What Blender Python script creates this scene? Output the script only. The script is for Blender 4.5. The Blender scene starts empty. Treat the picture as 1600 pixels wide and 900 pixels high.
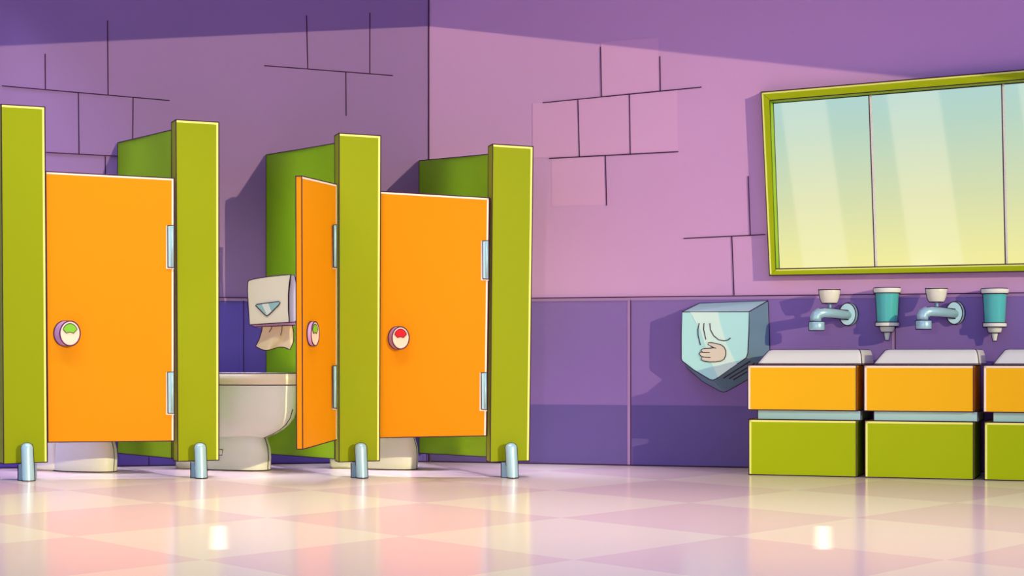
import bpy, bmesh, math
from mathutils import Vector, Matrix

# ------------------------------------------------------------------ camera model
F, HZ, CAMH = 2730.0, 560.0, 0.70      # focal length in px, horizon row, eye height
COL = bpy.context.scene.collection

def pt(px, py, Y):
    """pixel + distance -> point in the room"""
    return Vector(((px - 800) / F * Y, Y, CAMH + (HZ - py) / F * Y))

class Plane:
    """vertical plane through two ground points; n points towards the room"""
    def __init__(s, a, b):
        s.a = Vector((a[0], a[1])); d = Vector((b[0], b[1])) - s.a
        s.d = d.normalized(); s.n = Vector((s.d.y, -s.d.x))
        if s.n.y > 0: s.n = -s.n
    def at(s, px, py, off=0.0):
        kx = (px - 800) / F
        q = s.a + s.n * off
        # (kx*Y, Y) on plane : n.(kx*Y - qx, Y - qy)=0
        Y = (s.n.x * q.x + s.n.y * q.y) / (s.n.x * kx + s.n.y)
        return pt(px, py, Y)
    def Y(s, px, off=0.0): return s.at(px, 0, off).y

# ------------------------------------------------------------------ materials
MATS = {}
def mat(name, col, rough=0.5, metal=0.0, spec=0.4, coat=0.0, alpha=1.0, trans=0.0):
    m = bpy.data.materials.new(name); m.use_nodes = True
    b = m.node_tree.nodes['Principled BSDF']
    b.inputs['Base Color'].default_value = (*col, 1)
    b.inputs['Roughness'].default_value = rough
    b.inputs['Metallic'].default_value = metal
    b.inputs['Specular IOR Level'].default_value = spec
    b.inputs['Coat Weight'].default_value = coat
    b.inputs['Coat Roughness'].default_value = 0.15
    b.inputs['Transmission Weight'].default_value = trans
    MATS[name] = m
    return m

def speckle(m, scale, amt):
    """very faint procedural mottling of a painted surface"""
    nt = m.node_tree; b = nt.nodes['Principled BSDF']
    c = tuple(b.inputs['Base Color'].default_value)
    tc = nt.nodes.new('ShaderNodeTexCoord'); n = nt.nodes.new('ShaderNodeTexNoise')
    n.inputs['Scale'].default_value = scale; n.inputs['Detail'].default_value = 3
    r = nt.nodes.new('ShaderNodeMix'); r.data_type = 'RGBA'
    r.inputs['A'].default_value = tuple(v * (1 - amt) for v in c[:3]) + (1,)
    r.inputs['B'].default_value = tuple(min(1, v * (1 + amt)) for v in c[:3]) + (1,)
    nt.links.new(tc.outputs['Object'], n.inputs['Vector'])
    nt.links.new(n.outputs['Fac'], r.inputs['Factor'])
    nt.links.new(r.outputs['Result'], b.inputs['Base Color'])

mat('ink', (0.050, 0.012, 0.050), 0.8, spec=0.1)
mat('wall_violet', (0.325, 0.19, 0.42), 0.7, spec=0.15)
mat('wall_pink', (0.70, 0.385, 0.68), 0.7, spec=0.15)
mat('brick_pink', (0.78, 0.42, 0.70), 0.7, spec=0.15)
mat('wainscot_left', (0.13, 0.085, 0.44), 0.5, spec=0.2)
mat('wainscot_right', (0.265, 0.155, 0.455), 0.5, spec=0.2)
mat('wainscot_shade', (0.15, 0.102, 0.34), 0.5, spec=0.2)
mat('joint', (0.42, 0.24, 0.50), 0.6, spec=0.2)
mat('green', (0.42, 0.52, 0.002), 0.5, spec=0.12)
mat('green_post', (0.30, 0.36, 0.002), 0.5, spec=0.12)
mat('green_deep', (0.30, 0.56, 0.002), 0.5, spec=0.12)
mat('highlight_lime', (0.95, 0.95, 0.22), 0.4, spec=0.2)  # painted highlight on edges of posts, cabinet bases and mirror frame
mat('highlight_cream', (1.0, 0.86, 0.66), 0.4, spec=0.2)  # painted highlight on edges of doors, drawers and hinges
mat('orange', (0.82, 0.295, 0.002), 0.5, spec=0.12)
mat('orange_cabinet', (1.0, 0.52, 0.008), 0.5, spec=0.12)
mat('steel', (0.45, 0.72, 0.76), 0.35, metal=0.25, spec=0.6)
mat('steel_dark', (0.22, 0.38, 0.50), 0.35, metal=0.3, spec=0.5)
mat('ceramic', (0.95, 0.96, 0.92), 0.35, spec=0.4)
mat('basin_white', (0.82, 0.82, 0.70), 0.35, spec=0.4)
mat('seat_cream', (1.0, 0.85, 0.66), 0.3, spec=0.5)
mat('cream', (1.0, 0.76, 0.55), 0.5)
mat('lilac', (0.62, 0.33, 0.60), 0.5)
mat('lock_green', (0.22, 0.60, 0.03), 0.5)
mat('lock_red', (0.90, 0.005, 0.015), 0.5)
mat('plastic_white', (0.96, 0.97, 0.80), 0.4, spec=0.3)
mat('plastic_lilac', (0.62, 0.60, 0.85), 0.4, spec=0.4)
mat('window_teal', (0.30, 0.62, 0.64), 0.2, spec=0.6)
mat('window_pale', (0.80, 0.95, 0.90), 0.2, spec=0.6)
mat('paper', (1.0, 0.84, 0.58), 0.8, spec=0.1)
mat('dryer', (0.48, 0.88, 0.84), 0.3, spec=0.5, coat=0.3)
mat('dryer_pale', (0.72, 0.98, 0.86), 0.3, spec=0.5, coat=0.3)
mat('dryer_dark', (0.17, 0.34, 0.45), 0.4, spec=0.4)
mat('skin', (0.78, 0.70, 0.55), 0.6, spec=0.2)
mat('gel', (0.09, 0.58, 0.50), 0.2, spec=0.6, coat=0.5)
mat('knob_cream', (0.92, 0.88, 0.68), 0.35, spec=0.5)
mat('mirror_glass', (0.97, 0.98, 0.98), 0.02, metal=1.0)
mat('mirror_edge', (0.85, 0.80, 0.68), 0.3, spec=0.6)
mat('shade_slab', (0.55, 0.42, 0.70), 0.8, spec=0.1)
for k in ('wall_violet', 'wall_pink'): speckle(MATS[k], 1.2, 0.03)
for k in ('wainscot_left', 'wainscot_right', 'wainscot_shade'): speckle(MATS[k], 2.0, 0.04)

# floor: big beige / rose lozenge tiles
fm = mat('floor_tiles', (0.8, 0.7, 0.6), 0.16, spec=0.06)
nt = fm.node_tree; b = nt.nodes['Principled BSDF']
tc = nt.nodes.new('ShaderNodeTexCoord'); sep = nt.nodes.new('ShaderNodeSeparateXYZ')
nt.links.new(tc.outputs['Object'], sep.inputs[0])
def M(op, a, bb=None):
    n = nt.nodes.new('ShaderNodeMath'); n.operation = op
    for i, v in enumerate((a, bb)):
        if v is None: continue
        if isinstance(v, (int, float)): n.inputs[i].default_value = v
        else: nt.links.new(v, n.inputs[i])
    return n.outputs[0]
TX, TY, X0, Y0 = 0.645, 0.80, -1.72, 6.87
u = M('DIVIDE', M('SUBTRACT', sep.outputs[0], X0), 2 * TX)
v = M('DIVIDE', M('SUBTRACT', sep.outputs[1], Y0), 2 * TY)
p, q = M('FLOOR', M('ADD', u, v)), M('FLOOR', M('SUBTRACT', u, v))
chk = M('ABSOLUTE', M('MODULO', M('ADD', p, q), 2))
mx = nt.nodes.new('ShaderNodeMix'); mx.data_type = 'RGBA'
mx.inputs['A'].default_value = (0.90, 0.73, 0.55, 1)
mx.inputs['B'].default_value = (0.83, 0.60, 0.51, 1)
nt.links.new(chk, mx.inputs['Factor']); nt.links.new(mx.outputs['Result'], b.inputs['Base Color'])

# ------------------------------------------------------------------ mesh builder
class MB:
    def __init__(s): s.v = []; s.f = []; s.m = []; s.s = []; s.mats = []
    def mi(s, name):
        if name not in s.mats: s.mats.append(name)
        return s.mats.index(name)
    def add(s, verts, faces, m, smooth=False):
        o = len(s.v); s.v += [Vector(p) for p in verts]
        k = s.mi(m)
        for f in faces:
            s.f.append([i + o for i in f]); s.m.append(k); s.s.append(smooth)
    def prism(s, A, B, m, bevel=0.0, seg=1, smooth=False):
        """solid between two corresponding rings"""
        n = len(A); bm = bmesh.new()
        a = [bm.verts.new(p) for p in A]; c = [bm.verts.new(p) for p in B]
        bm.faces.new(a[::-1]); bm.faces.new(c)
        for i in range(n):
            j = (i + 1) % n; bm.faces.new((a[i], a[j], c[j], c[i]))
        bmesh.ops.recalc_face_normals(bm, faces=bm.faces)
        if bevel > 0:
            bmesh.ops.bevel(bm, geom=list(bm.edges), offset=bevel, segments=seg, affect='EDGES', profile=0.5)
        bm.verts.index_update()
        s.add([v.co.copy() for v in bm.verts], [[v.index for v in f.verts] for f in bm.faces], m, smooth)
        bm.free()
    def tube(s, P, r, m='ink', n=6, closed=False, r2=None):
        P = [Vector(p) for p in P]; k = len(P); V = []; Fc = []
        up = None
        for i in range(k):
            if closed: t = P[(i + 1) % k] - P[i - 1]
            elif i == 0: t = P[1] - P[0]
            elif i == k - 1: t = P[-1] - P[-2]
            else: t = (P[i + 1] - P[i]).normalized() + (P[i] - P[i - 1]).normalized()
            t.normalize()
            if up is None:
                up = Vector((0, 0, 1)) if abs(t.z) < 0.9 else Vector((1, 0, 0))
            a = t.cross(up)
            if a.length < 1e-4: a = t.cross(Vector((0.3, 1, 0.2)))
            a.normalize(); c = a.cross(t).normalized(); up = c
            rr = r if r2 is None else r + (r2 - r) * i / (k - 1)
            if isinstance(r, (list, tuple)): rr = r[i]
            for j in range(n):
                w = 2 * math.pi * j / n
                V.append(P[i] + a * math.cos(w) * rr + c * math.sin(w) * rr)
        for i in range(k if closed else k - 1):
            for j in range(n):
                p0, p1 = i * n + j, i * n + (j + 1) % n
                q0, q1 = ((i + 1) % k) * n + j, ((i + 1) % k) * n + (j + 1) % n
                Fc.append((p0, p1, q1, q0))
        if not closed:
            Fc.append(tuple(range(n))[::-1]); Fc.append(tuple((k - 1) * n + j for j in range(n)))
        s.add(V, Fc, m, n > 6)
    def wire(s, A, B, r=0.003, rings=True):
        """dark drawn edges of the solid between rings A and B"""
        n = len(A)
        for i in range(n):
            j = (i + 1) % n
            s.tube([A[i], B[i]], r)
            if rings: s.tube([A[i], A[j]], r); s.tube([B[i], B[j]], r)
    def loft(s, rings, m, cap=True, smooth=True):
        n = len(rings[0]); V = [p for r in rings for p in r]; Fc = []
        for i in range(len(rings) - 1):
            for j in range(n):
                k = (j + 1) % n
                Fc.append((i * n + j, i * n + k, (i + 1) * n + k, (i + 1) * n + j))
        s.add(V, Fc, m, smooth)
        if cap:
            s.add(rings[0], [tuple(range(n))[::-1]], m); s.add(rings[-1], [tuple(range(n))], m)
    def build(s, name, parent=None, **props):
        me = bpy.data.meshes.new(name)
        me.from_pydata([tuple(p) for p in s.v], [], s.f)
        for k in s.mats: me.materials.append(MATS[k])
        for i, p in enumerate(me.polygons):
            p.material_index = s.m[i]; p.use_smooth = s.s[i]
        me.validate(); me.update()
        bm = bmesh.new(); bm.from_mesh(me)
        bmesh.ops.recalc_face_normals(bm, faces=bm.faces); bm.to_mesh(me); bm.free()
        o = bpy.data.objects.new(name, me); COL.objects.link(o)
        if parent is not None:
            o.parent = parent
            o.matrix_parent_inverse = parent_matrix(parent).inverted()
        for k, v2 in props.items(): o[k] = v2
        return o

def parent_matrix(o):
    m = o.matrix_basis.copy()
    if o.parent: m = parent_matrix(o.parent) @ o.matrix_parent_inverse @ m
    return m

def thing(name, label, cat, loc, group=None):
    o = bpy.data.objects.new(name, None); COL.objects.link(o)
    o.location = loc; o.empty_display_size = 0.1
    o['label'] = label; o['category'] = cat; o['kind'] = 'thing'
    if group: o['group'] = group
    return o

def copy_tree(o, delta, label, parent=None):
    c = o.copy(); COL.objects.link(c)
    if parent is None:
        c.location = o.location + Vector(delta); c['label'] = label
    else:
        c.parent = parent; c.matrix_parent_inverse = o.matrix_parent_inverse.copy()
    for ch in o.children:
        if ch.name != 'bolt_cover': copy_tree(ch, delta, label, c)   # the other two toilets show no cover
    return c

def structure(o):
    o['kind'] = 'structure'; return o

# ------------------------------------------------------------------ room shell
CORNER = (-0.563, 11.83)
LW = Plane((-3.256, 11.11), CORNER)
RW = Plane(CORNER, (1.514, 11.175))
WH = 3.45
def along(pl, base, s): return Vector((base[0], base[1])) + pl.d * s
left_end = along(LW, CORNER, -4.6); right_end = along(RW, CORNER, 6.2)

def wall_slab(mb, a, b, n, z0, z1, th, m):
    A = [Vector((a[0], a[1], z0)), Vector((b[0], b[1], z0)),
         Vector((b[0] - n.x * th, b[1] - n.y * th, z0)), Vector((a[0] - n.x * th, a[1] - n.y * th, z0))]
    B = [p + Vector((0, 0, z1 - z0)) for p in A]
    mb.prism(A, B, m)

def line(mb, pl, pts, off=0.002, r=0.0032, m='ink'):
    mb.tube([pl.at(x, y, off) for x, y in pts], r, m)

def patch(mb, pl, pts, m, o0=-0.005, o1=0.003, bevel=0):
    mb.prism([pl.at(x, y, o0) for x, y in pts], [pl.at(x, y, o1) for x, y in pts], m, bevel)

# left wall
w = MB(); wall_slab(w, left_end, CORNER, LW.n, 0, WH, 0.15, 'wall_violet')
for l in ([(3, 134), (265, 157)], [(70.5, 84), (71, 139)], [(168, 32), (169, 148)], [(122.5, 145), (123.5, 240)],
          [(208, 152), (207.5, 218)], [(72, 238), (184, 244)], [(164.5, 243), (164.5, 275)],
          [(413, 102.5), (614, 118)], [(479, 24), (481, 107)], [(578, 20), (578, 115)], [(540.5, 113), (541, 181)]):
    line(w, LW, l)
w.tube([Vector((CORNER[0] , CORNER[1] - 0.006, 0)), Vector((CORNER[0], CORNER[1] - 0.006, WH))], 0.004)
structure(w.build('wall_left'))

# right wall with lighter bricks
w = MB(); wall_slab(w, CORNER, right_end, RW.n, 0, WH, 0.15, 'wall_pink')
for l in ([(848, 160.5), (1096, 136)], [(938.5, 73), (940, 151)], [(1031, 88), (1032, 142)], [(903, 156), (905.5, 245)],
          [(983.5, 148), (985, 241)], [(858, 247.5), (1060, 237)], [(946, 243), (948, 321)],
          [(1068, 372.5), (1196, 366.5)], [(1169, 275), (1172.5, 367)], [(1143.5, 369), (1147, 461)]):
    line(w, RW, l, off=0.006)
patch(w, RW, [(939, 66), (1029, 58), (1030, 141), (940, 150)], 'brick_pink')
patch(w, RW, [(832, 162), (1058, 141), (1059, 236), (832, 247)], 'brick_pink')
patch(w, RW, [(862, 248), (944, 244), (947, 320), (862, 322)], 'brick_pink', o1=0.0015)
structure(w.build('wall_right'))

# wainscots
def wainscot(name, pl, s0, s1, m, cuts, low=None):
    w = MB(); T = 1.10
    a, b2 = along(pl, CORNER, s0), along(pl, CORNER, s1)
    wall_slab(w, a + pl.n * 0.014, b2 + pl.n * 0.014, pl.n, 0, T - 0.022, 0.013, m)
    wall_slab(w, a + pl.n * 0.018, b2 + pl.n * 0.018, pl.n, T - 0.022, T, 0.017, 'joint')
    if low:
        wall_slab(w, a + pl.n * 0.016, b2 + pl.n * 0.016, pl.n, 0, 0.395, 0.01, low)  # shadow band along the wainscot foot, put into the colour
    for z in (T, 0.004):
        p, q = a + pl.n * 0.018, b2 + pl.n * 0.018
        w.tube([Vector((p.x, p.y, z)), Vector((q.x, q.y, z))], 0.0035)
    for px in cuts:
        q = pl.at(px, HZ, 0.017)
        e = pl.d * 0.011
        wall_slab(w, Vector((q.x - e.x, q.y - e.y)), Vector((q.x + e.x, q.y + e.y)), pl.n, 0, T - 0.02, 0.01, 'joint' if low else m)
        w.tube([Vector((q.x + e.x, q.y + e.y, 0)), Vector((q.x + e.x, q.y + e.y, T - 0.02))], 0.0028)
    return structure(w.build(name))
wainscot('trim_1', LW, -4.5, -0.01, 'wainscot_left', (80, 230, 378, 540, 664))
wainscot('trim_2', RW, 0.02, 6.1, 'wainscot_right', (983, 1396, 1700), 'wainscot_shade')

# floor
w = MB()
w.prism([Vector((-6, 1.5, -0.1)), Vector((7, 1.5, -0.1)), Vector((7, 12.5, -0.1)), Vector((-6, 12.5, -0.1))],
        [Vector((-6, 1.5, 0)), Vector((7, 1.5, 0)), Vector((7, 12.5, 0)), Vector((-6, 12.5, 0))], 'floor_tiles')
structure(w.build('floor'))

# ------------------------------------------------------------------ sun + unseen overhead slab, front edge shaped to shade the wall tops
AZ, EL = math.radians(35.5), math.radians(11)
SUN = Vector((math.sin(AZ) * math.cos(EL), -math.cos(AZ) * math.cos(EL), math.sin(EL)))   # towards the sun
def lift(p, z):
    return p + SUN * ((z - p.z) / SUN.z)
shade = [LW.at(-420, 91.5), LW.at(0, 72), LW.at(670, 41), RW.at(1390, 118), RW.at(1700, 151)]
edge = [lift(p, WH) for p in shade]
w = MB()
back = [Vector((left_end.x, left_end.y, WH)), Vector((left_end.x, left_end.y, WH)),
        Vector((*CORNER, WH)), Vector((right_end.x, right_end.y, WH)), Vector((right_end.x, right_end.y, WH))]
for i in range(4):
    ring = [edge[i], edge[i + 1], back[i + 1], back[i]]
    if (ring[2] - ring[3]).length < 1e-5: ring = ring[:3]
    w.prism(ring, [p + Vector((0, 0, 0.12)) for p in ring], 'shade_slab')
structure(w.build('shade_ceiling'))

# ------------------------------------------------------------------ stalls
def edge_highlight(mb, plane_pts, sides, m, wd=0.0115, off=0.0015, inset=0.0035):
    """raised pale strip painting a highlight on chosen sides of a front face (BL,BR,TR,TL)"""
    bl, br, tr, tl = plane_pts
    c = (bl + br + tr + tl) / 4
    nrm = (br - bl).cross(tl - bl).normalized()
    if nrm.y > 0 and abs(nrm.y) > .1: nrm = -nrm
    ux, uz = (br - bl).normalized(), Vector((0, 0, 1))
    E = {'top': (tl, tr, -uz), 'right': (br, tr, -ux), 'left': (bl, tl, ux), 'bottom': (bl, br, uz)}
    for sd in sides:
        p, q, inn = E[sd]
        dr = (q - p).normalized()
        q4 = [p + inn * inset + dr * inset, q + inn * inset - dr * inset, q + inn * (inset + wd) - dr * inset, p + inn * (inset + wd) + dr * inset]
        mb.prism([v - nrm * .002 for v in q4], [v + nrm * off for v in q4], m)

def quad_solid(mb, F4, Bk4, m, bevel, r=0.003):
    mb.prism(F4, Bk4, m, bevel, 1); mb.wire(F4, Bk4, r)

GP = 'toilet stalls along the left wall'
STALLS = []
posts = [  # TL, TR, BR, BL, strip top, strip bottom, Y, foot(cx,bottom,half), narrow centre
    ((2, 163), (70, 167), (74, 722), (6, 725), (-8, 166), (-1, 723), 10.02, (40.5, 752, 14), 42,
     'lime green toilet stall side cut off by the left picture edge'),
    ((275, 187), (342, 191), (342, 719), (278, 721), (268, 189), (271, 719), 10.24, (310.5, 748, 13.5), 312.5,
     'leftmost full toilet stall, closed orange door with green lock indicator'),
    ((530, 208), (595, 212), (593, 720), (530, 722), (523, 210), (524, 720), 10.26, (561.5, 747, 13.5), 563.5,
     'middle toilet stall whose orange door stands half open'),
    ((770, 225), (833, 229), (827, 720), (766, 722), (763, 227), (760, 720), 10.26, (796.5, 747, 13.5), 798.5,
     'toilet stall with closed orange door and red lock indicator, nearest the hand dryer'),
]
for TL, TR, BR, BL, ST, SB, Y, ft, nc, lab in posts:
    root = thing('toilet_stall', lab, 'toilet stall', (pt(ft[0], 0, Y).x, Y, 0), GP); STALLS.append(root)
    Yr, Yb = Y + 0.05, Y + 0.12
    Fr = [pt(*BL, Y), pt(*BR, Yr), pt(*TR, Yr), pt(*TL, Y)]
    wv = Fr[1] - Fr[0]
    bl, tl = pt(*SB, Yb), pt(*ST, Yb)
    bl.z = Fr[0].z; tl.z = Fr[3].z
    Bk = [bl, bl + Vector((wv.x * 0.98, wv.y, Fr[1].z - Fr[0].z)), tl + Vector((wv.x * 0.98, wv.y, Fr[2].z - Fr[3].z)), tl]
    mb = MB(); quad_solid(mb, Fr, Bk, 'green_post', 0.0); edge_highlight(mb, Fr, ('top', 'right'), 'highlight_lime'); post = mb.build('post', root)
    # steel foot: block under the post + rounded shoe in front
    Yf = Y - 0.045; sc = Yf / F
    cx, by, hw = ft
    c = pt(cx, HZ, Yf).x; z1 = Fr[0].z; R = hw * sc
    mb = MB(); n = 20
    cn = pt(nc, HZ, Yf).x; Rn = 9.0 * sc
    ztop = pt(0, 692, Yf).z
    rings = []
    xr0, xr1 = pt(cx + hw, 0, Yf).x, pt(nc + 9, 0, Yf).x
    xl0, xl1 = pt(cx - hw + 9, 0, Yf).x, pt(nc - 9.5, 0, Yf).x
    for t in [0, .15, .35, .55, .75, .88]:
        z = ztop * t
        xr, xl = xr0 + (xr1 - xr0) * t, xl0 + (xl1 - xl0) * t
        cc, rr = (xr + xl) / 2, (xr - xl) / 2
        ry = 0.042 * (1 - t) + 0.034 * t
        rings.append([Vector((cc + rr * math.cos(2 * math.pi * j / n), Y - 0.006 - ry + ry * math.sin(2 * math.pi * j / n), z)) for j in range(n)])
    base_c = rings[-1]; zc = ztop * .88
    ctr = sum(base_c, Vector()) / n
    for k in (30, 55, 75, 88):
        a = math.radians(k)
        rings.append([Vector((ctr.x + (p.x - ctr.x) * math.cos(a), ctr.y + (p.y - ctr.y) * math.cos(a), zc + (ztop - zc) * math.sin(a))) for p in base_c])
    mb.loft(rings, 'steel')
    prof_l = [min(r, key=lambda p: p.x) for r in rings]; prof_r = [max(r, key=lambda p: p.x) for r in rings]
    mb.tube(prof_l[2:] + prof_r[::-1], 0.003)
    mb.tube([p + Vector((0, 0, 0.003)) for p in rings[0]], 0.003, closed=True)
    mb.build('foot', post, label='pale blue steel foot')
    mb = MB()
    A = [Vector((c - R, Y - 0.025, 0)), Vector((c + R * .6, Y - 0.025, 0)), Vector((c + R * .6, Y + 0.07, 0)), Vector((c - R, Y + 0.07, 0))]
    B = [p + Vector((0, 0, z1 - 0.002)) for p in A]
    # rear block stays behind the post face line
    mb.prism(A, B, 'steel_dark', 0.004)
    mb.tube([B[0], A[0], A[1]], 0.003)
    mb.build('foot_block', post, label='darker steel block under the post')

# partitions
parts = [((184, 223), (268, 203), (193, 708), (271, 716), 10.375, 'dark side green partition behind the door with the lower left green lock'),
         ((416, 242), (523, 224), (423, 709), (524, 717), 10.40, 'green partition panel behind the half open orange door and paper dispenser'),
         ((655, 251), (763, 241), (658, 708), (760, 714), 10.40, 'green partition panel behind the door with the red lock')]
for ip, (bt, ftp, bb, fb, Yf, lab) in enumerate(parts):
    th = 0.032
    a = pt(ftp[0], 0, Yf); bk = LW.at(bt[0], 0, 0.022)
    root = STALLS[ip + 1]
    fT, fB = pt(*ftp, Yf), pt(*fb, Yf); fB.x = fT.x
    bT, bB = pt(bt[0], bt[1], bk.y), pt(bb[0], bb[1], bk.y); bB.x = bT.x
    d = (Vector((fT.x, fT.y)) - Vector((bT.x, bT.y))).normalized(); nn = Vector((-d.y, d.x, 0)) * -1
    if nn.x < 0: nn = -nn
    A = [fB, bB, bT, fT]; B = [p + nn * th for p in A]
    B[1].y = bB.y - 0.004; B[2].y = bT.y - 0.004
    mb = MB(); mb.prism(A, B, 'green_deep'); mb.wire(A, B, 0.003); mb.build('partition', root, label='darker green partition panel')

def disc_lock(root, plane, cx, cy, rx, ry, sx, colr, squash=1.0, prot=0.045):
    """round lock: oblique drum with cream face and coloured sector"""
    n = 40
    def ring(ox, k, off):
        return [plane.at(cx + ox + rx * k * math.cos(2 * math.pi * j / n), cy + ry * k * math.sin(2 * math.pi * j / n), off) for j in range(n)]
    mb = MB()
    R0, R1 = ring(sx, 1.0, 0.0), ring(0, 1.0, prot)
    mb.loft([R0, R1], 'lilac', True, True)
    mb.tube(R1, 0.0028, closed=True); mb.tube(ring(sx, 1.0, 0.004), 0.0028, closed=True)
    top = [max(r, key=lambda p: p.z) for r in (R0, R1)]; bot = [min(r, key=lambda p: p.z) for r in (R0, R1)]
    mb.tube(top, 0.0028); mb.tube(bot, 0.0028)
    mb.prism(ring(0, 0.93, prot - .002), ring(0, 0.90, prot + 0.004), 'cream')
    # sector
    P = []
    for k in range(13):
        a = math.radians(205 + 130 * k / 12)
        P.append((cx + rx * .80 * math.cos(a) * .95, cy + ry * .02 + ry * .82 * math.sin(a)))
    for k in range(7):
        a = math.radians(325 - 110 * k / 6)
        P.append((cx + rx * .40 * math.cos(a), cy + ry * .12 + ry * .40 * math.sin(a) * .55))
    A = [plane.at(x, y, prot + .003) for x, y in P]; B = [plane.at(x, y, prot + .007) for x, y in P]
    mb.prism(A, B, colr); mb.tube(B, 0.002, closed=True)
    mb.build('lock', root, label='round lilac and cream lock with a ' + ('green' if colr == 'lock_green' else 'red') + ' indicator')

def hinge(root, plane, x0, y0, x1, y1):
    mb = MB()
    k0 = 2.6 if x1 - x0 > 8 else 1.6
    P = [(x0 - k0, y0 + .5), (x1, y0), (x1, y1 + 2.5), (x0 - k0, y1 + 2)]
    mb.prism([plane.at(x, y, -0.003) for x, y in P], [plane.at(x, y, 0.004) for x, y in P], 'highlight_cream')  # cream rim paints the highlight around the hinge
    P = [(x0, y0 + 0.5), (x1, y0), (x1, y1), (x0 + .5, y1 - 0.5)]
    A = [plane.at(x, y, -0.003) for x, y in P]; B = [plane.at(x, y, 0.012) for x, y in P]
    mb.prism(A, B, 'steel', 0.002); mb.wire(A, B, 0.0025)
    # knuckle barrel
    xm = x0 + (x1 - x0) * .68
    mb.tube([plane.at(xm, y0 + 2, 0.012), plane.at(xm, y1 - 2, 0.012)], 0.007 if x1 - x0 > 8 else .004, 'steel', 12)
    mb.build('hinge', root, label='pale steel hinge')

def door(root, corners, Yl, Yr, label, hinges, lock, th=0.034):
    TL, TR, BR, BL = corners
    a, c = pt(TL[0], 0, Yl), pt(TR[0], 0, Yr)
    pl = Plane((a.x, a.y), (c.x, c.y))
    if pl.n.dot(Vector((-a.x, -a.y))) < 0: pl.n = -pl.n
    A = [pl.at(*p) for p in (BL, BR, TR, TL)]
    B = [p - Vector((pl.n.x, pl.n.y, 0)) * th for p in A]
    mb = MB(); quad_solid(mb, A, B, 'orange', 0.0); edge_highlight(mb, A, ('top', 'right'), 'highlight_cream', 0.010); root = mb.build('door', root, label=label)
    for h in hinges: hinge(root, pl, *h)
    disc_lock(root, pl, *lock)
    return root, pl

door(STALLS[1], [(71.5, 268), (272, 278.5), (272, 689), (75, 691)], 10.09, 10.222,
     'closed orange door',
     [(262, 352, 272, 418), (262, 581, 272, 646)], (109.5, 521, 16, 19.5, -9.5, 'lock_green'))
door(STALLS[2], [(471.5, 275), (526, 288), (526, 687), (473, 702)], 9.53, 10.245,
     'half open orange door',
     [(521, 351, 526, 418), (520.5, 571, 526, 638)], (492.5, 521.5, 6.2, 19, -6.5, 'lock_green', 1, 0.02))
door(STALLS[3], [(594.5, 299), (764.5, 309), (760, 681), (593, 684)], 10.335, 10.27,
     'closed orange door with a red lock',
     [(754, 376, 763.5, 436), (752, 582, 761, 640)], (626, 528, 13.5, 17.5, -6, 'lock_red'))

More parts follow.
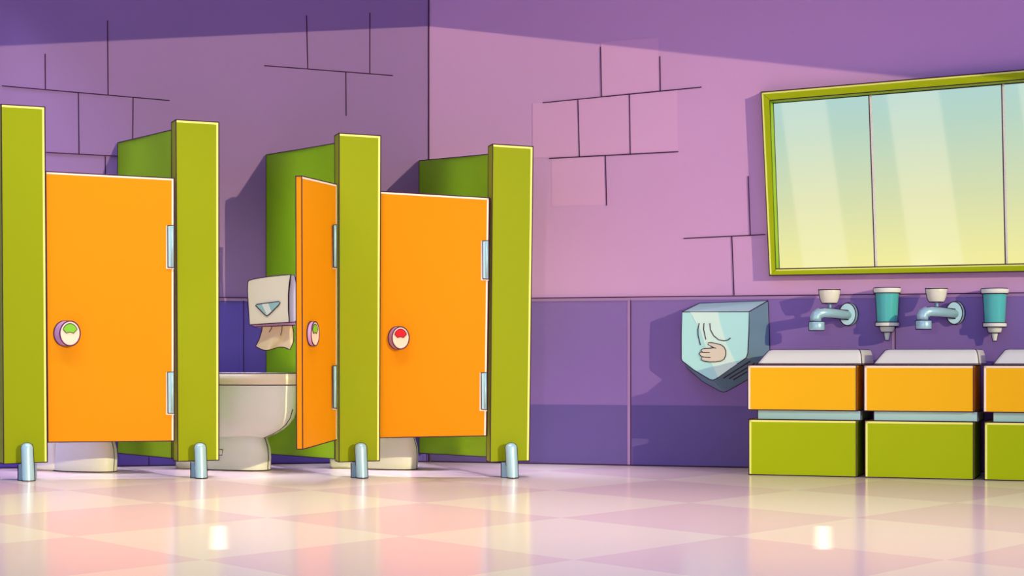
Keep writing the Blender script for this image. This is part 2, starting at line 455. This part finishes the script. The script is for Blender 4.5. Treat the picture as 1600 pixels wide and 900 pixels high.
# ------------------------------------------------------------------ toilets
def make_toilet(label):
    k = 0.00403
    root = thing('toilet', label, 'toilet', (0, 0, 0), 'white toilets in the stalls')
    def ring(x0, x1, hw, z, n=36, egg=0.0):
        cx, hl = (x0 + x1) / 2, (x1 - x0) / 2
        R = []
        for j in range(n):
            t = 2 * math.pi * j / n
            c0, s0 = math.cos(t), math.sin(t)
            e = 0.75 if egg == 0 else 1.0
            X = hl * math.copysign(abs(c0) ** e, c0); Yy = hw * math.copysign(abs(s0) ** e, s0)
            R.append(Vector(((cx + X - 361) * k, Yy * (1 - 0.12 * egg * c0), z)))
        return R
    zz = lambda y: CAMH + (HZ - y) * k
    # bowl
    rows = [(683, 306, 416, .095), (677, 304, 432, .115), (670, 301, 446, .135), (662, 299, 457, .15), (652, 297, 465, .162), (638, 296, 470, .170),
            (622, 295, 470, .175), (606, 295, 472, .178), (601, 295, 472, .178)]
    mb = MB(); R = [ring(a, b2, h, zz(y), egg=1) for y, a, b2, h in rows]
    mb.loft(R, 'ceramic')
    mb.tube([min(r, key=lambda p: p.y * .3 - p.x) for r in R[:6]], 0.003)
    mb.tube(R[-1], 0.0032, closed=True)
    mb.build('bowl', root)
    # pedestal
    rows = [(0, 302, 420, .115), (.02, 302, 420, .115), (.08, 303, 421, .112), (.14, 303, 420, .107), (.19, 304, 416, .102), (.235, 306, 412, .098)]
    mb = MB(); R = [ring(a, b2, h, z) for z, a, b2, h in rows]
    mb.loft(R, 'ceramic'); mb.tube([p + Vector((0, 0, .003)) for p in R[0]], 0.003, closed=True)
    mb.tube([max(r, key=lambda p: p.x) for r in R], 0.003)
    mb.build('pedestal', root)
    # seat with closed lid
    mb = MB(); z0, z1 = zz(600) , zz(583)
    rr = [(z0, 293, 474, .182), (z0 + .006, 292, 475, .185), (z1 - .012, 292, 475, .185), (z1, 294, 473, .180), (z1 + .002, 302, 462, .165)]
    R = [ring(a, b2, h, z, egg=1) for z, a, b2, h in rr]
    mb.loft(R, 'seat_cream'); mb.tube(R[3], 0.003, closed=True)
    mb.build('seat', root, label='cream toilet seat')
    # cistern
    x0, x1 = (258 - 361) * k, (292 - 361) * k
    A = [Vector((x0, -.16, .40)), Vector((x1, -.16, .40)), Vector((x1, .15, .40)), Vector((x0, .15, .40))]
    B = [p + Vector((0, 0, .40)) for p in A]
    mb = MB(); mb.prism(A, B, 'ceramic', 0.02, 3, True)
    mb.prism([Vector((x0 + .02, -.09, .0)), Vector((x1 + .10, -.09, .0)), Vector((x1 + .10, .09, .0)), Vector((x0 + .02, .09, .0))],
             [Vector((x0 + .02, -.11, .42)), Vector((x1 + .10, -.11, .42)), Vector((x1 + .10, .11, .42)), Vector((x0 + .02, .11, .42))], 'ceramic', 0.02, 2, True)
    mb.build('cistern', root)
    # bolt cover
    A = [Vector((-.062, -.124, .098)), Vector((-.018, -.124, .096)), Vector((-.012, -.124, .130)), Vector((-.062, -.124, .136))]
    mb = MB(); B = [p + Vector((0, .05, 0)) for p in A]; mb.prism(A, B, 'ceramic', .003); mb.tube(A, .0025, closed=True)
    mb.build('bolt_cover', root)
    return root
t2 = make_toilet('white toilet with cream seat in the open middle stall')
t1 = copy_tree(t2, (0, 0, 0), 'white toilet foot showing under the closed door with the green lock')
t3 = copy_tree(t2, (0, 0, 0), 'white toilet foot showing under the door with the red lock')
for t, px, Yc, yaw, s in ((t2, 420, 11.00, 24, 1.0), (t1, 180, 10.86, 24, .92), (t3, 651, 11.08, 20, .90)):
    L = 0.238 * s
    x_r = (px - 800) / F * (Yc - .05)
    t.location = (x_r - L * math.cos(math.radians(yaw)), Yc, 0)
    t.rotation_euler = (0, 0, -math.radians(yaw)); t.scale = (s, s, 1)

# ------------------------------------------------------------------ paper dispenser on the partition
YD = 10.66
DP = Plane((-2, YD), (0, YD))
root = thing('paper_dispenser', 'white paper dispenser with a hanging paper sheet beside the open orange door', 'paper dispenser',
             (pt(420, 0, YD).x, YD, pt(0, 508, YD).z))
front = [(387, 441), (389, 438), (398, 435.5), (420, 432), (440, 430), (454, 429), (452, 442), (450.5, 460), (450.5, 485), (451.5, 503.5), (390, 507.5), (388, 480), (386.5, 455)]
A = [pt(x, y, YD) for x, y in front]
B = [Vector((p.x + (.008), p.y + 0.22, p.z - (.008 if p.z > 1.1 else -.004))) for p in A]
mb = MB(); mb.prism(A, B, 'plastic_white', .004, 2)
mb.tube(A, .003, closed=True); mb.tube(B, .003, closed=True)
mb.build('casing', root)
side = [(455, 429.5), (460.5, 430), (463, 445), (463, 500), (461, 504), (452.5, 504), (451.2, 485), (451.2, 460), (453, 442)]
A = [pt(x, y, YD + .02) for x, y in side]; B = [p + Vector((.004, .20, 0)) for p in A]
mb = MB(); mb.prism(A, B, 'plastic_lilac', .003); mb.tube(A, .003, closed=True)
mb.build('side_cheek', root, label='lilac side of the dispenser')
under = [(391, 507), (461, 503), (461, 508), (398, 511)]
A = [pt(x, y, YD + .01) for x, y in under]; B = [p + Vector((.004, .19, 0)) for p in A]
mb = MB(); mb.prism(A, B, 'lilac'); mb.tube(A, .0025, closed=True); mb.build('underside', root, label='lilac underside')
mb = MB()
tri = [(399, 477), (401, 475.5), (436, 471), (437.5, 472.5), (436, 476), (420, 492), (417, 493.5), (414, 492)]
A = [pt(x, y, YD + .002) for x, y in tri]; B = [pt(x, y, YD - .006) for x, y in tri]
mb.prism(A, B, 'window_teal'); mb.tube(B, .003, closed=True)
st = [(409, 475), (419, 473.5), (424, 487), (417, 492.5)]
mb.prism([pt(x, y, YD - .004) for x, y in st], [pt(x, y, YD - .0075) for x, y in st], 'window_pale')
mb.build('sight_window', root, label='small teal triangular window')
# mounting block to the partition
mb = MB()
A = [Vector((-1.375, YD + .10, 1.0)), Vector((-1.30, YD + .10, 1.0)), Vector((-1.30, YD + .13, 1.0)), Vector((-1.375, YD + .20, 1.0))]
mb.prism(A, [p + Vector((0, 0, .12)) for p in A], 'plastic_lilac'); mb.build('bracket', root)
# paper sheet: a wavy hanging sheet with thickness
mb = MB(); NU, NV = 20, 12
def sheet(uu, vv, o):
    l = [(410, 508), (409, 517), (405, 530), (399.5, 541)]; r = [(456, 506), (459, 520), (458.5, 535), (453, 548)]
    def ev(c, t):
        t *= 3; i = min(2, int(t)); f = t - i
        return c[i][0] + (c[i + 1][0] - c[i][0]) * f, c[i][1] + (c[i + 1][1] - c[i][1]) * f
    a, c = ev(l, vv), ev(r, vv)
    x, y = a[0] + (c[0] - a[0]) * uu, a[1] + (c[1] - a[1]) * uu
    y += vv * (-4.5 * math.sin(uu * 2 * math.pi * .95) * 1.0) * -1 * (1 if uu < .5 else .9) 
    return pt(x, y, YD + .06 + .018 * math.sin(uu * 9 + vv * 2) * vv + o)
Fg = [[sheet(i / NU, j / NV, 0) for i in range(NU + 1)] for j in range(NV + 1)]
Bg = [[p + Vector((0, .004, 0)) for p in r] for r in Fg]
V = [p for r in Fg for p in r] + [p for r in Bg for p in r]; o = (NU + 1) * (NV + 1); fs = []
for j in range(NV):
    for i in range(NU):
        a = j * (NU + 1) + i
        fs.append((a, a + 1, a + NU + 2, a + NU + 1)); fs.append((a + o, a + NU + 1 + o, a + NU + 2 + o, a + 1 + o))
mb.add(V, fs, 'paper', True)
mb.tube([r[0] for r in Fg] + Fg[-1][1:] + [r[-1] for r in Fg[::-1]][1:], .0028)
mb.tube([pt(425, 509, YD + .05), pt(423.5, 514, YD + .05), pt(420.5, 519, YD + .045)], .0022)
mb.tube([pt(441, 508, YD + .05), pt(440.5, 516, YD + .045), pt(438.5, 524, YD + .04)], .0022)
mb.build('paper_sheet', root, label='peach paper sheet hanging down')

# ------------------------------------------------------------------ hand dryer
root = thing('hand_dryer', 'pale turquoise hand dryer with a hand symbol on the right wall', 'hand dryer',
             RW.at(1130, 610, 0.0))
O = 0.20
fr = [(1066, 487.5), (1170.5, 487), (1170, 522), (1168.5, 552), (1166, 559), (1140, 577), (1119, 592), (1114, 594), (1109, 593), (1084, 578), (1066, 564), (1064.5, 560), (1064.5, 520)]
bk = [(1093, 474), (1200, 470), (1202, 520), (1203, 560), (1202, 574), (1172, 591), (1136, 611), (1131, 612.5), (1125, 611), (1098, 596), (1076, 577), (1072, 572), (1070, 520)]
A = [RW.at(x, y, O) for x, y in fr]; B = [RW.at(x, y, .02) for x, y in bk]
mb = MB(); n = len(A)
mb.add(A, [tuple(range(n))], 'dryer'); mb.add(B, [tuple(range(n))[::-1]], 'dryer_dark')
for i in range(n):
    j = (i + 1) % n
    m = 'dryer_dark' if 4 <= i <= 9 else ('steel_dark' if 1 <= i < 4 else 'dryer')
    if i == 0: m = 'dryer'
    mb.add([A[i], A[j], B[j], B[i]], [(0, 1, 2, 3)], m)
mb.tube(A, .0032, closed=True); mb.tube(B, .0032, closed=True); mb.tube([A[0], B[0]], .003); mb.tube([A[1], B[1]], .003)
mb.build('casing', root)
mb = MB()
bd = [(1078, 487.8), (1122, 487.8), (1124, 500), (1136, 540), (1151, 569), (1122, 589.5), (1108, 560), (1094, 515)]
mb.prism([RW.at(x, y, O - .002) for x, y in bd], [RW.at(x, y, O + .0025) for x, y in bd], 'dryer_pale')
mb.build('pale_band', root, label='pale diagonal band on the casing')
mb = MB()
for c in ([(1092.5, 505), (1090.5, 515), (1091, 525), (1094.5, 539)], [(1100, 505), (1099.5, 515), (1103, 530.5)],
          [(1109, 505), (1110, 515), (1115, 524.5), (1123, 531), (1131, 532.5), (1137, 531.5), (1141.5, 528)]):
    mb.tube([RW.at(x, y, O + .004) for x, y in c], .003)
mb.build('air_lines', root, label='dark curved air lines')
hand = [(1106, 538), (1107, 535.5), (1111, 535.3), (1118, 536.5), (1127, 539), (1131.5, 542.5), (1134, 548), (1134, 555), (1131.5, 561), (1127, 564),
        (1118, 565.3), (1108, 565.3), (1100, 564), (1096, 562), (1096, 559), (1099, 557.6), (1095, 556), (1092.6, 553), (1094, 550.4), (1098, 549.8), (1095.5, 548), (1096, 546), (1100, 544.5), (1111, 544), (1117, 543.4), (1112, 541.5)]
mb = MB(); A = [RW.at(x, y, O + .002) for x, y in hand]; B = [RW.at(x, y, O + .007) for x, y in hand]
mb.prism(A, B, 'skin'); mb.tube(B, .0028, closed=True)
for c in ([(1097, 550.3), (1109, 550.8)], [(1098, 557.8), (1110, 558.6)], [(1112, 542), (1119, 544.3)]):
    mb.tube([RW.at(x, y, O + .008) for x, y in c], .0024)
mb.build('hand_symbol', root, label='beige hand pictogram with dark outline')
mb = MB()
def under_pt(u2, v2):   # on the sloping lower right face
    a = A4[0] + (A4[1] - A4[0]) * u2; b3 = B4[0] + (B4[1] - B4[0]) * u2
    return a + (b3 - a) * v2 + Vector((0, -.003, -.004))
A4 = [RW.at(1114, 594, O), RW.at(1166, 559, O)]; B4 = [RW.at(1131, 612.5, .02), RW.at(1202, 574, .02)]
for v2, u0 in ((.22, .22), (.42, .30), (.60, .34)):
    mb.tube([under_pt(u0, v2), under_pt(.97, v2)], .0035)
mb.build('air_vent', root, label='dark slots of the air outlet')

# ------------------------------------------------------------------ mirror
root = thing('mirror', 'long three pane wall mirror in a lime frame above the taps', 'mirror', RW.at(1400, 428, 0.0))
def ext(p, q, x): return (x, p[1] + (q[1] - p[1]) * (x - p[0]) / (q[0] - p[0]))
XR = 1760
oTL, oBL = (1189, 144), (1202, 430.5)
oTR, oBR = ext((1189, 144), (1600, 109), XR), ext((1202, 430.5), (1600, 424), XR)
iTL, iBL = (1203, 157), (1212.5, 420)
iTR, iBR = ext((1203, 157), (1600, 124), XR - 12), ext((1212, 420), (1600, 412), XR - 12)
mb = MB()
for quad in ([oTL, oTR, iTR, iTL], [iBL, iBR, oBR, oBL], [oTL, iTL, iBL, oBL], [iTR, oTR, oBR, iBR]):
    A = [RW.at(x, y, 0.004) for x, y in quad]; B = [RW.at(x, y, .085) for x, y in quad]
    mb.prism(A, B, 'green', .004, 1)
for loop in ([oTL, oTR, oBR, oBL], [iTL, iTR, iBR, iBL]):
    mb.tube([RW.at(x, y, .085) for x, y in loop], .0035, closed=True)
def hedge(p, q, dy0, dy1, dx=0):
    return [(p[0] + dx, p[1] + dy0), (q[0], q[1] + dy0), (q[0], q[1] + dy1), (p[0] + dx, p[1] + dy1)]
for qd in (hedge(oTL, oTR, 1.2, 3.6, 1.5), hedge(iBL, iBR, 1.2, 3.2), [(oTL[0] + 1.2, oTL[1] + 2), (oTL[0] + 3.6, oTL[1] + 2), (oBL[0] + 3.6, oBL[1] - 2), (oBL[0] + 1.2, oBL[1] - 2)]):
    mb.prism([RW.at(x, y, .080) for x, y in qd], [RW.at(x, y, .087) for x, y in qd], 'highlight_lime')  # pale strips paint the highlights along the frame
# sloping inner lip down to the glass on the left and top
gTL, gBL = (iTL[0] + 5, iTL[1] + 4), (iBL[0] + 5, iBL[1] - .5)
gTR = ext(gTL, (1600, 128), XR - 12)
for fr_, gl in (((iTL, iBL), (gTL, gBL)), ((iTL, iTR), (gTL, gTR))):
    f3 = [RW.at(*p, .083) for p in fr_]; g3 = [RW.at(*p, .022) for p in gl]
    A = [f3[0], f3[1], g3[1], g3[0]]; B = [p - Vector((RW.n.x, RW.n.y, 0)) * .008 for p in A]
    mb.prism(B, A, 'green_deep'); mb.tube(g3, .003)
mb.tube([RW.at(x, y, .006) for x, y in [oTL, oTR, oBR, oBL]], .003, closed=True)
mb.build('frame', root)
cuts_t = [iTL[0] + 1, 1357.5, 1565, XR - 13]; cuts_b = [iBL[0] + 1, 1367, 1571, XR - 13]
for i in range(3):
    g = .8
    T0 = ext(iTL, iTR, cuts_t[i] + g); T1 = ext(iTL, iTR, cuts_t[i + 1] - g)
    B0 = ext(iBL, iBR, cuts_b[i] + g); B1 = ext(iBL, iBR, cuts_b[i + 1] - g)
    A = [RW.at(x, y, .006) for x, y in (B0, B1, T1, T0)]; B = [RW.at(x, y, .020) for x, y in (B0, B1, T1, T0)]
    mb = MB(); mb.prism(A, B, 'mirror_glass')
    # polished pale left edge and dark joint
    e0 = [(B0[0] - .3, B0[1]), (B0[0] + 3.2, B0[1]), (T0[0] + 3.2, T0[1]), (T0[0] - .3, T0[1])]
    mb.prism([RW.at(x, y, .019) for x, y in e0], [RW.at(x, y, .022) for x, y in e0], 'mirror_edge')
    if i: mb.tube([RW.at(B0[0] - 1, B0[1], .022), RW.at(T0[0] - 1, T0[1], .022)], .0035)
    mb.build('mirror_pane', root)

# ------------------------------------------------------------------ vanity cabinets and basins
FL = Plane((1.423, 10.50), (2.653, 10.058))
def lp(s, d, z):     # s along the front line, d behind it
    p = FL.a + FL.d * s - FL.n * d
    return Vector((p.x, p.y, z))
def S(px): 
    q = FL.at(px, HZ); return (Vector((q.x, q.y)) - FL.a).dot(FL.d)
def lbox(mb, s0, s1, d0, d1, z0, z1, m, bevel=0.0, ink=True, r=.003):
    A = [lp(s0, d0, z0), lp(s1, d0, z0), lp(s1, d0, z1), lp(s0, d0, z1)]
    B = [lp(s0, d1, z0), lp(s1, d1, z0), lp(s1, d1, z1), lp(s0, d1, z1)]
    mb.prism(A, B, m, bevel)
    if ink: mb.wire(A, B, r)
    if m in ('green', 'orange_cabinet') and ink: edge_highlight(mb, A, ('top', 'left'), 'highlight_lime' if m == 'green' else 'highlight_cream')
units = [(1168.5, 1338, 'leftmost'), (1350, 1521, 'middle'), (1536.5, 1712, 'right')]
ulab = ['orange and green sink cabinet next to the hand dryer', 'orange and green sink cabinet, middle one of the three', 'orange and green sink cabinet cut off by the right picture edge']
blab = ['white wash basin nearest the hand dryer', 'white wash basin on the middle sink cabinet', 'white wash basin cut off by the right picture edge']
for i, (xa, xb, _) in enumerate(units):
    s0, s1 = S(xa), S(xb)
    root = thing('sink_cabinet', ulab[i], 'sink cabinet', lp((s0 + s1) / 2, .3, 0), 'sink cabinets along the right wall')
    mb = MB(); lbox(mb, s0 + .006, s1, 0, .46, 0.003, .334, 'green'); mb.build('base', root, label='lime green base box')
    mb = MB(); lbox(mb, s0 + .05, s1 + .02 , .045, .44, .334, .392, 'steel', .0)
    mb.build('steel_band', root, label='recessed pale steel band')
    mb = MB(); lbox(mb, s0, s1, 0, .46, .392, .660, 'orange_cabinet'); mb.build('drawer', root, label='orange drawer box')
    # back carcass reaching the wall
    mb = MB(); lbox(mb, s0 + .04, s1 - .02, .46, .56, 0.0, .65, 'orange_cabinet', 0, False); mb.build('carcass', root)
    # basin: a rounded tapering white vessel
    z0, z1 = .6645, .752
    a0, a1 = s0 + .045, s1 + .035
    rings = []
    for t, inl, inr, ind, z in ((0, 0, 0, 0, z0), (.3, .022, .004, .012, z0 + .03), (.6, .045, .01, .03, z0 + .06), (.82, .062, .018, .045, z0 + .082), (1, .085, .03, .07, z1)):
        l, r_, f0, bk0 = a0 + inl, a1 - inr, .012 + ind, .50
        c = .03; R = []
        for cx, cy, aa in ((l + c, f0 + c, 180), (r_ - c, f0 + c, 270), (r_ - c, bk0 - c, 0), (l + c, bk0 - c, 90)):
            for k in range(6):
                w2 = math.radians(aa + 18 * k)
                R.append(lp(cx + c * math.cos(w2), cy + c * math.sin(w2), z))
        rings.append(R)
    # bowl hollow
    def inner(k, z):
        ctr = sum(rings[-1], Vector()) / len(rings[-1])
        return [Vector((ctr.x + (p.x - ctr.x) * k, ctr.y + (p.y - ctr.y) * k, z)) for p in rings[-1]]
    rings2 = rings + [inner(.88, z1), inner(.80, z1 - .02), inner(.55, z1 - .065), inner(.1, z1 - .075)]
    mb = MB(); mb.loft(rings2, 'basin_white', True, True)
    mb.tube(rings[-1], .003, closed=True); mb.tube([p + Vector((0, 0, .004)) for p in rings[0]], .003, closed=True)
    for j in (2, 9):
        mb.tube([r_[j] for r_ in rings], .003)
    o = mb.build('wash_basin')
    o['label'] = blab[i]; o['category'] = 'basin'; o['kind'] = 'thing'; o['group'] = 'white basins on the sink cabinets'

# ------------------------------------------------------------------ taps
def ellipse_ring(cx, cy, rx, ry, off, n=32):
    return [RW.at(cx + rx * math.cos(2 * math.pi * j / n), cy + ry * math.sin(2 * math.pi * j / n), off) for j in range(n)]
def lathe(mb, c, prof, m, n=28, sx=1.0):
    rings = [[Vector((c.x + r * sx * math.cos(2 * math.pi * j / n), c.y + r * math.sin(2 * math.pi * j / n), z)) for j in range(n)] for r, z in prof]
    mb.loft(rings, m); return rings
def tap(dx, dy, label):
    root = thing('wall_tap', label, 'tap', RW.at(1322 + dx, 490 + dy, 0), 'wall mounted taps over the basins')
    # flange
    mb = MB(); r0, r1 = ellipse_ring(1327 + dx, 491 + dy, 14, 18, .015), ellipse_ring(1324 + dx, 491 + dy, 13, 17.5, .05)
    mb.loft([r0, r1], 'steel'); mb.tube(r0, .003, closed=True); mb.tube(r1, .003, closed=True)
    mb.build('flange', root)
    Y1 = RW.Y(1322 + dx, .05); Y0 = Y1 - .16
    Pts = [pt(1325 + dx, 492.5 + dy, Y1 + .01), pt(1312 + dx, 491 + dy, Y1 - .05), pt(1300 + dx, 489.5 + dy, Y1 - .10), pt(1286 + dx, 488.8 + dy, Y0),
           pt(1280 + dx, 489.5 + dy, Y0), pt(1276.2 + dx, 492 + dy, Y0), pt(1274.5 + dx, 496 + dy, Y0), pt(1274.5 + dx, 503 + dy, Y0)]
    mb = MB(); mb.tube(Pts, [.028, .030, .031, .032, .033, .034, .035, .033], 'steel', 20)
    mb.tube([p + Vector((0, -.014, .029)) for p in Pts[0:5]] , .0028)
    mb.tube([p + Vector((0, -.014, -.029)) for p in Pts[0:4]] , .0028)
    c = pt(1274.5 + dx, 505 + dy, Y0)
    mb.build('spout', root)
    mb = MB(); k = Y0 / F
    zt, zb = pt(0, 502.5 + dy, Y0).z, pt(0, 516.5 + dy, Y0).z
    R = lathe(mb, Vector((pt(1276 + dx, 0, Y0).x, Y0, 0)), [(11.5 * k, zb), (12.3 * k, zb + .004), (12.3 * k, zt - .006), (11 * k, zt)], 'steel')
    mb.tube(R[0], .003, closed=True); mb.tube(R[-1], .003, closed=True)
    for f in (min, max): mb.tube([f(r, key=lambda p: p.x) for r in R], .003)
    mb.build('nozzle', root)
    mb = MB(); Yh = Y1 - .10; cz = pt(1296.5 + dx, 0, Yh).x; k = Yh / F
    lathe(mb, Vector((cz, Yh, 0)), [(3.2 * k, pt(0, 487 + dy, Yh).z), (3.2 * k, pt(0, 472 + dy, Yh).z)], 'steel_dark', 12)
    mb.build('stem', root)
    mb = MB(); zz2 = lambda y: pt(0, y + dy, Yh).z
    R = lathe(mb, Vector((cz - .002, Yh, 0)), [(11 * k, zz2(474)), (13 * k, zz2(471)), (15 * k, zz2(465)), (16.2 * k, zz2(458)), (17 * k, zz2(453)), (16 * k, zz2(452)), (6 * k, zz2(451.2))], 'knob_cream', 28)
    for f in (min, max): mb.tube([f(r, key=lambda p: p.x) for r in R[:6]], .003)
    mb.tube(R[0], .003, closed=True); mb.tube(R[4], .003, closed=True)
    mb.build('handle', root, label='cream cup shaped handle')
tap(0, 0, 'steel wall tap with cream handle nearest the hand dryer')
tap(167, -2, 'steel wall tap with cream handle between the two soap dispensers')

# ------------------------------------------------------------------ soap dispensers
def soap(dx, dy, label):
    Yc = RW.Y(1386 + dx, .085); k = Yc / F; cx = pt(1386 + dx, 0, Yc).x
    c = Vector((cx, Yc, 0)); z = lambda y: pt(0, y + dy, Yc).z
    root = thing('soap_dispenser', label, 'soap dispenser', RW.at(1386 + dx, 530 + dy, 0), 'teal soap dispensers on the right wall')
    def edges(mb, R):
        for f in (min, max): mb.tube([f(r, key=lambda p: p.x) for r in R], .003)
        mb.tube(R[0], .003, closed=True); mb.tube(R[-1], .003, closed=True)
    mb = MB(); R = lathe(mb, c, [(15.8 * k, z(504)), (17 * k, z(480)), (18.4 * k, z(457))], 'gel'); edges(mb, R); mb.build('reservoir', root, label='teal soap reservoir')
    mb = MB(); R = lathe(mb, c, [(20 * k, z(458)), (21.4 * k, z(455)), (21.6 * k, z(451.5)), (20 * k, z(450))], 'plastic_white'); edges(mb, R); mb.build('cap', root, label='white cap')
    mb = MB(); R = lathe(mb, c, [(17.5 * k, z(510)), (18.3 * k, z(507)), (18 * k, z(503.5))], 'plastic_white'); edges(mb, R)
    mb.prism([Vector((cx - .04, Yc + .03, z(508))), Vector((cx + .04, Yc + .03, z(508))), RW.at(1398 + dx, 508 + dy, .015), RW.at(1378 + dx, 508 + dy, .015)],
             [Vector((cx - .04, Yc + .03, z(452))), Vector((cx + .04, Yc + .03, z(452))), RW.at(1398 + dx, 452 + dy, .015), RW.at(1378 + dx, 452 + dy, .015)], 'plastic_white')
    mb.build('collar', root, label='white collar and wall bracket')
    mb = MB(); R = lathe(mb, c, [(8.5 * k, z(519)), (10.3 * k, z(517)), (11.8 * k, z(510))], 'plastic_white'); edges(mb, R)
    R = lathe(mb, c, [(2.6 * k, z(532)), (3.2 * k, z(530)), (5.2 * k, z(519))], 'plastic_white'); edges(mb, R); mb.build('nozzle', root, label='white nozzle')
soap(0, 0, 'teal soap dispenser between the two wall taps')
soap(168, 1, 'teal soap dispenser at the right edge, past the second tap')

# ------------------------------------------------------------------ light
def lamp(name, kind, loc, energy, color, target=None, **kw):
    l = bpy.data.lights.new(name, kind); l.energy = energy; l.color = color
    for k, v2 in kw.items(): setattr(l, k, v2)
    o = bpy.data.objects.new(name, l); COL.objects.link(o); o.location = loc
    if target is not None:
        o.rotation_euler = (Vector(target) - Vector(loc)).to_track_quat('-Z', 'Y').to_euler()
    return o
lamp('sun', 'SUN', (6, 2, 5), 1.8, (1.0, 0.88, 0.46), Vector((6, 2, 5)) - SUN, angle=math.radians(0.25))
lamp('front_lamp', 'SPOT', (-0.45, 3.2, 1.50), 195, (1.0, 0.84, 0.78), (1.25, 11.3, 0.35), spot_size=math.radians(33), spot_blend=0.8, shadow_soft_size=0.015)
lamp('stall_fill', 'SPOT', (-1.75, 4.0, 1.2), 62, (0.92, 0.95, 1.0), (-1.58, 11.0, 0.76), spot_size=math.radians(9), spot_blend=0.6, shadow_soft_size=0.05)  # added fill that brightens the open stall, no fixture behind it
def down_light(name, loc, energy, color, sx, sy, spread, turn=0):
    o = lamp(name, 'AREA', loc, energy, color, None, shape='RECTANGLE', size=sx, size_y=sy, spread=math.radians(spread))
    o.rotation_euler = (0, 0, turn)
    return o
down_light('floor_fill', (0.3, 7.0, 3.35), 68, (1.0, 0.87, 0.78), 7.0, 3.6, 75)  # added overhead fill to warm the floor
down_light('stall_top_fill', (-1.4, 10.8, 3.40), 44, (0.62, 0.62, 1.0), 3.6, 0.4, 42)  # added fill to lift the stall interiors
down_light('door_fill', (-1.5, 9.15, 3.2), 40, (1.0, 0.93, 0.85), 3.6, 0.2, 120)  # added fill to brighten the upper part of the doors
for x in (-1.15, 1.22):
    down_light('floor_glint_beam', (x, 6.85, 3.3), 0.22, (1.0, 0.95, 0.9), 0.01, 0.9, 1.6, -math.atan2(x, 6.85))  # narrow beam added to lay a long glint on the floor

# world: violet room ambience with a pale yellow/blue glow added low behind the camera for the mirror to reflect
wd = bpy.data.worlds.new('world'); bpy.context.scene.world = wd; wd.use_nodes = True
nt = wd.node_tree; bg = nt.nodes['Background']
tc = nt.nodes.new('ShaderNodeTexCoord'); sep = nt.nodes.new('ShaderNodeSeparateXYZ'); nt.links.new(tc.outputs['Generated'], sep.inputs[0])
gx, gy, gz = sep.outputs
ny = M('MAXIMUM', M('MULTIPLY', gy, -1.0), 0.02)
t = M('DIVIDE', M('MULTIPLY', gx, -1.0), ny)          # sideways bearing behind the viewer
e = M('DIVIDE', gz, ny)                                # elevation
def ramp(fac, stops):
    r = nt.nodes.new('ShaderNodeValToRGB'); el = r.color_ramp.elements
    while len(el) < len(stops): el.new(0.5)
    for i, (p2, c) in enumerate(stops): el[i].position = p2; el[i].color = (*c, 1)
    nt.links.new(fac, r.inputs[0]); return r.outputs[0]
def lin(r, g, b2):
    f = lambda c: ((c / 255 + .055) / 1.055) ** 2.4 if c > 10 else c / 255 / 12.92
    return (f(r), f(g), f(b2))
en = M('DIVIDE', e, 0.20)
mirror_glow = ramp(en, [(0.0, lin(252, 232, 150)), (0.30, lin(244, 238, 160)), (0.50, lin(216, 224, 178)), (0.70, lin(188, 216, 198)), (0.88, lin(172, 214, 218)), (1.0, lin(165, 205, 225))])
pos = M('ADD', M('DIVIDE', M('SUBTRACT', 0.498, t), 0.00041), M('MULTIPLY', e, 360))  # slanted pale streaks painted in for the mirror to show
def band(a, b2): return M('MULTIPLY', M('GREATER_THAN', pos, a), M('LESS_THAN', pos, b2))
OFS = 1206 + 36
bands = M('ADD', M('ADD', band(1225 - 1206 + 50, 1300 - 1206 + 50), band(1398 - 1206 + 50, 1478 - 1206 + 50)), band(1595 - 1206 + 50, 1650 - 1206 + 50))
mixb = nt.nodes.new('ShaderNodeMix'); mixb.data_type = 'RGBA'
nt.links.new(M('MULTIPLY', bands, 0.45), mixb.inputs['Factor']); nt.links.new(mirror_glow, mixb.inputs['A'])
streak_glow = ramp(en, [(0.0, lin(255, 253, 195)), (0.5, lin(250, 245, 200)), (1.0, lin(200, 232, 238))])
nt.links.new(streak_glow, mixb.inputs['B'])
def soft(x, a, b2):
    n = nt.nodes.new('ShaderNodeMapRange'); n.interpolation_type = 'SMOOTHSTEP'
    n.inputs['From Min'].default_value = a; n.inputs['From Max'].default_value = b2
    nt.links.new(x, n.inputs['Value']); return n.outputs[0]
inglow = M('MULTIPLY', M('MULTIPLY', soft(t, -0.5, 0.1), soft(t, 1.3, 0.8)), M('MULTIPLY', soft(e, -0.04, 0.02), soft(e, 0.34, 0.20)))
inglow = M('MULTIPLY', inglow, M('LESS_THAN', gy, 0.0))
mixw = nt.nodes.new('ShaderNodeMix'); mixw.data_type = 'RGBA'
mixw.inputs['A'].default_value = (0.26, 0.38, 0.93, 1)
nt.links.new(inglow, mixw.inputs['Factor']); nt.links.new(mixb.outputs['Result'], mixw.inputs['B'])
nt.links.new(mixw.outputs['Result'], bg.inputs['Color']); bg.inputs['Strength'].default_value = 1.0

# ------------------------------------------------------------------ camera
cd = bpy.data.cameras.new('camera'); cam = bpy.data.objects.new('camera', cd); COL.objects.link(cam)
cam.location = (0, 0, CAMH); cam.rotation_euler = (math.pi / 2, 0, 0)
cd.sensor_width = 36; cd.lens = 36 * F / 1600; cd.shift_y = (HZ - 450) / 1600
sc = bpy.context.scene; sc.camera = cam
sc.view_settings.view_transform = 'Standard'; sc.view_settings.look = 'None'
sc.view_settings.gamma = 1; sc.view_settings.exposure = 0.0; sc.view_settings.use_curve_mapping = False
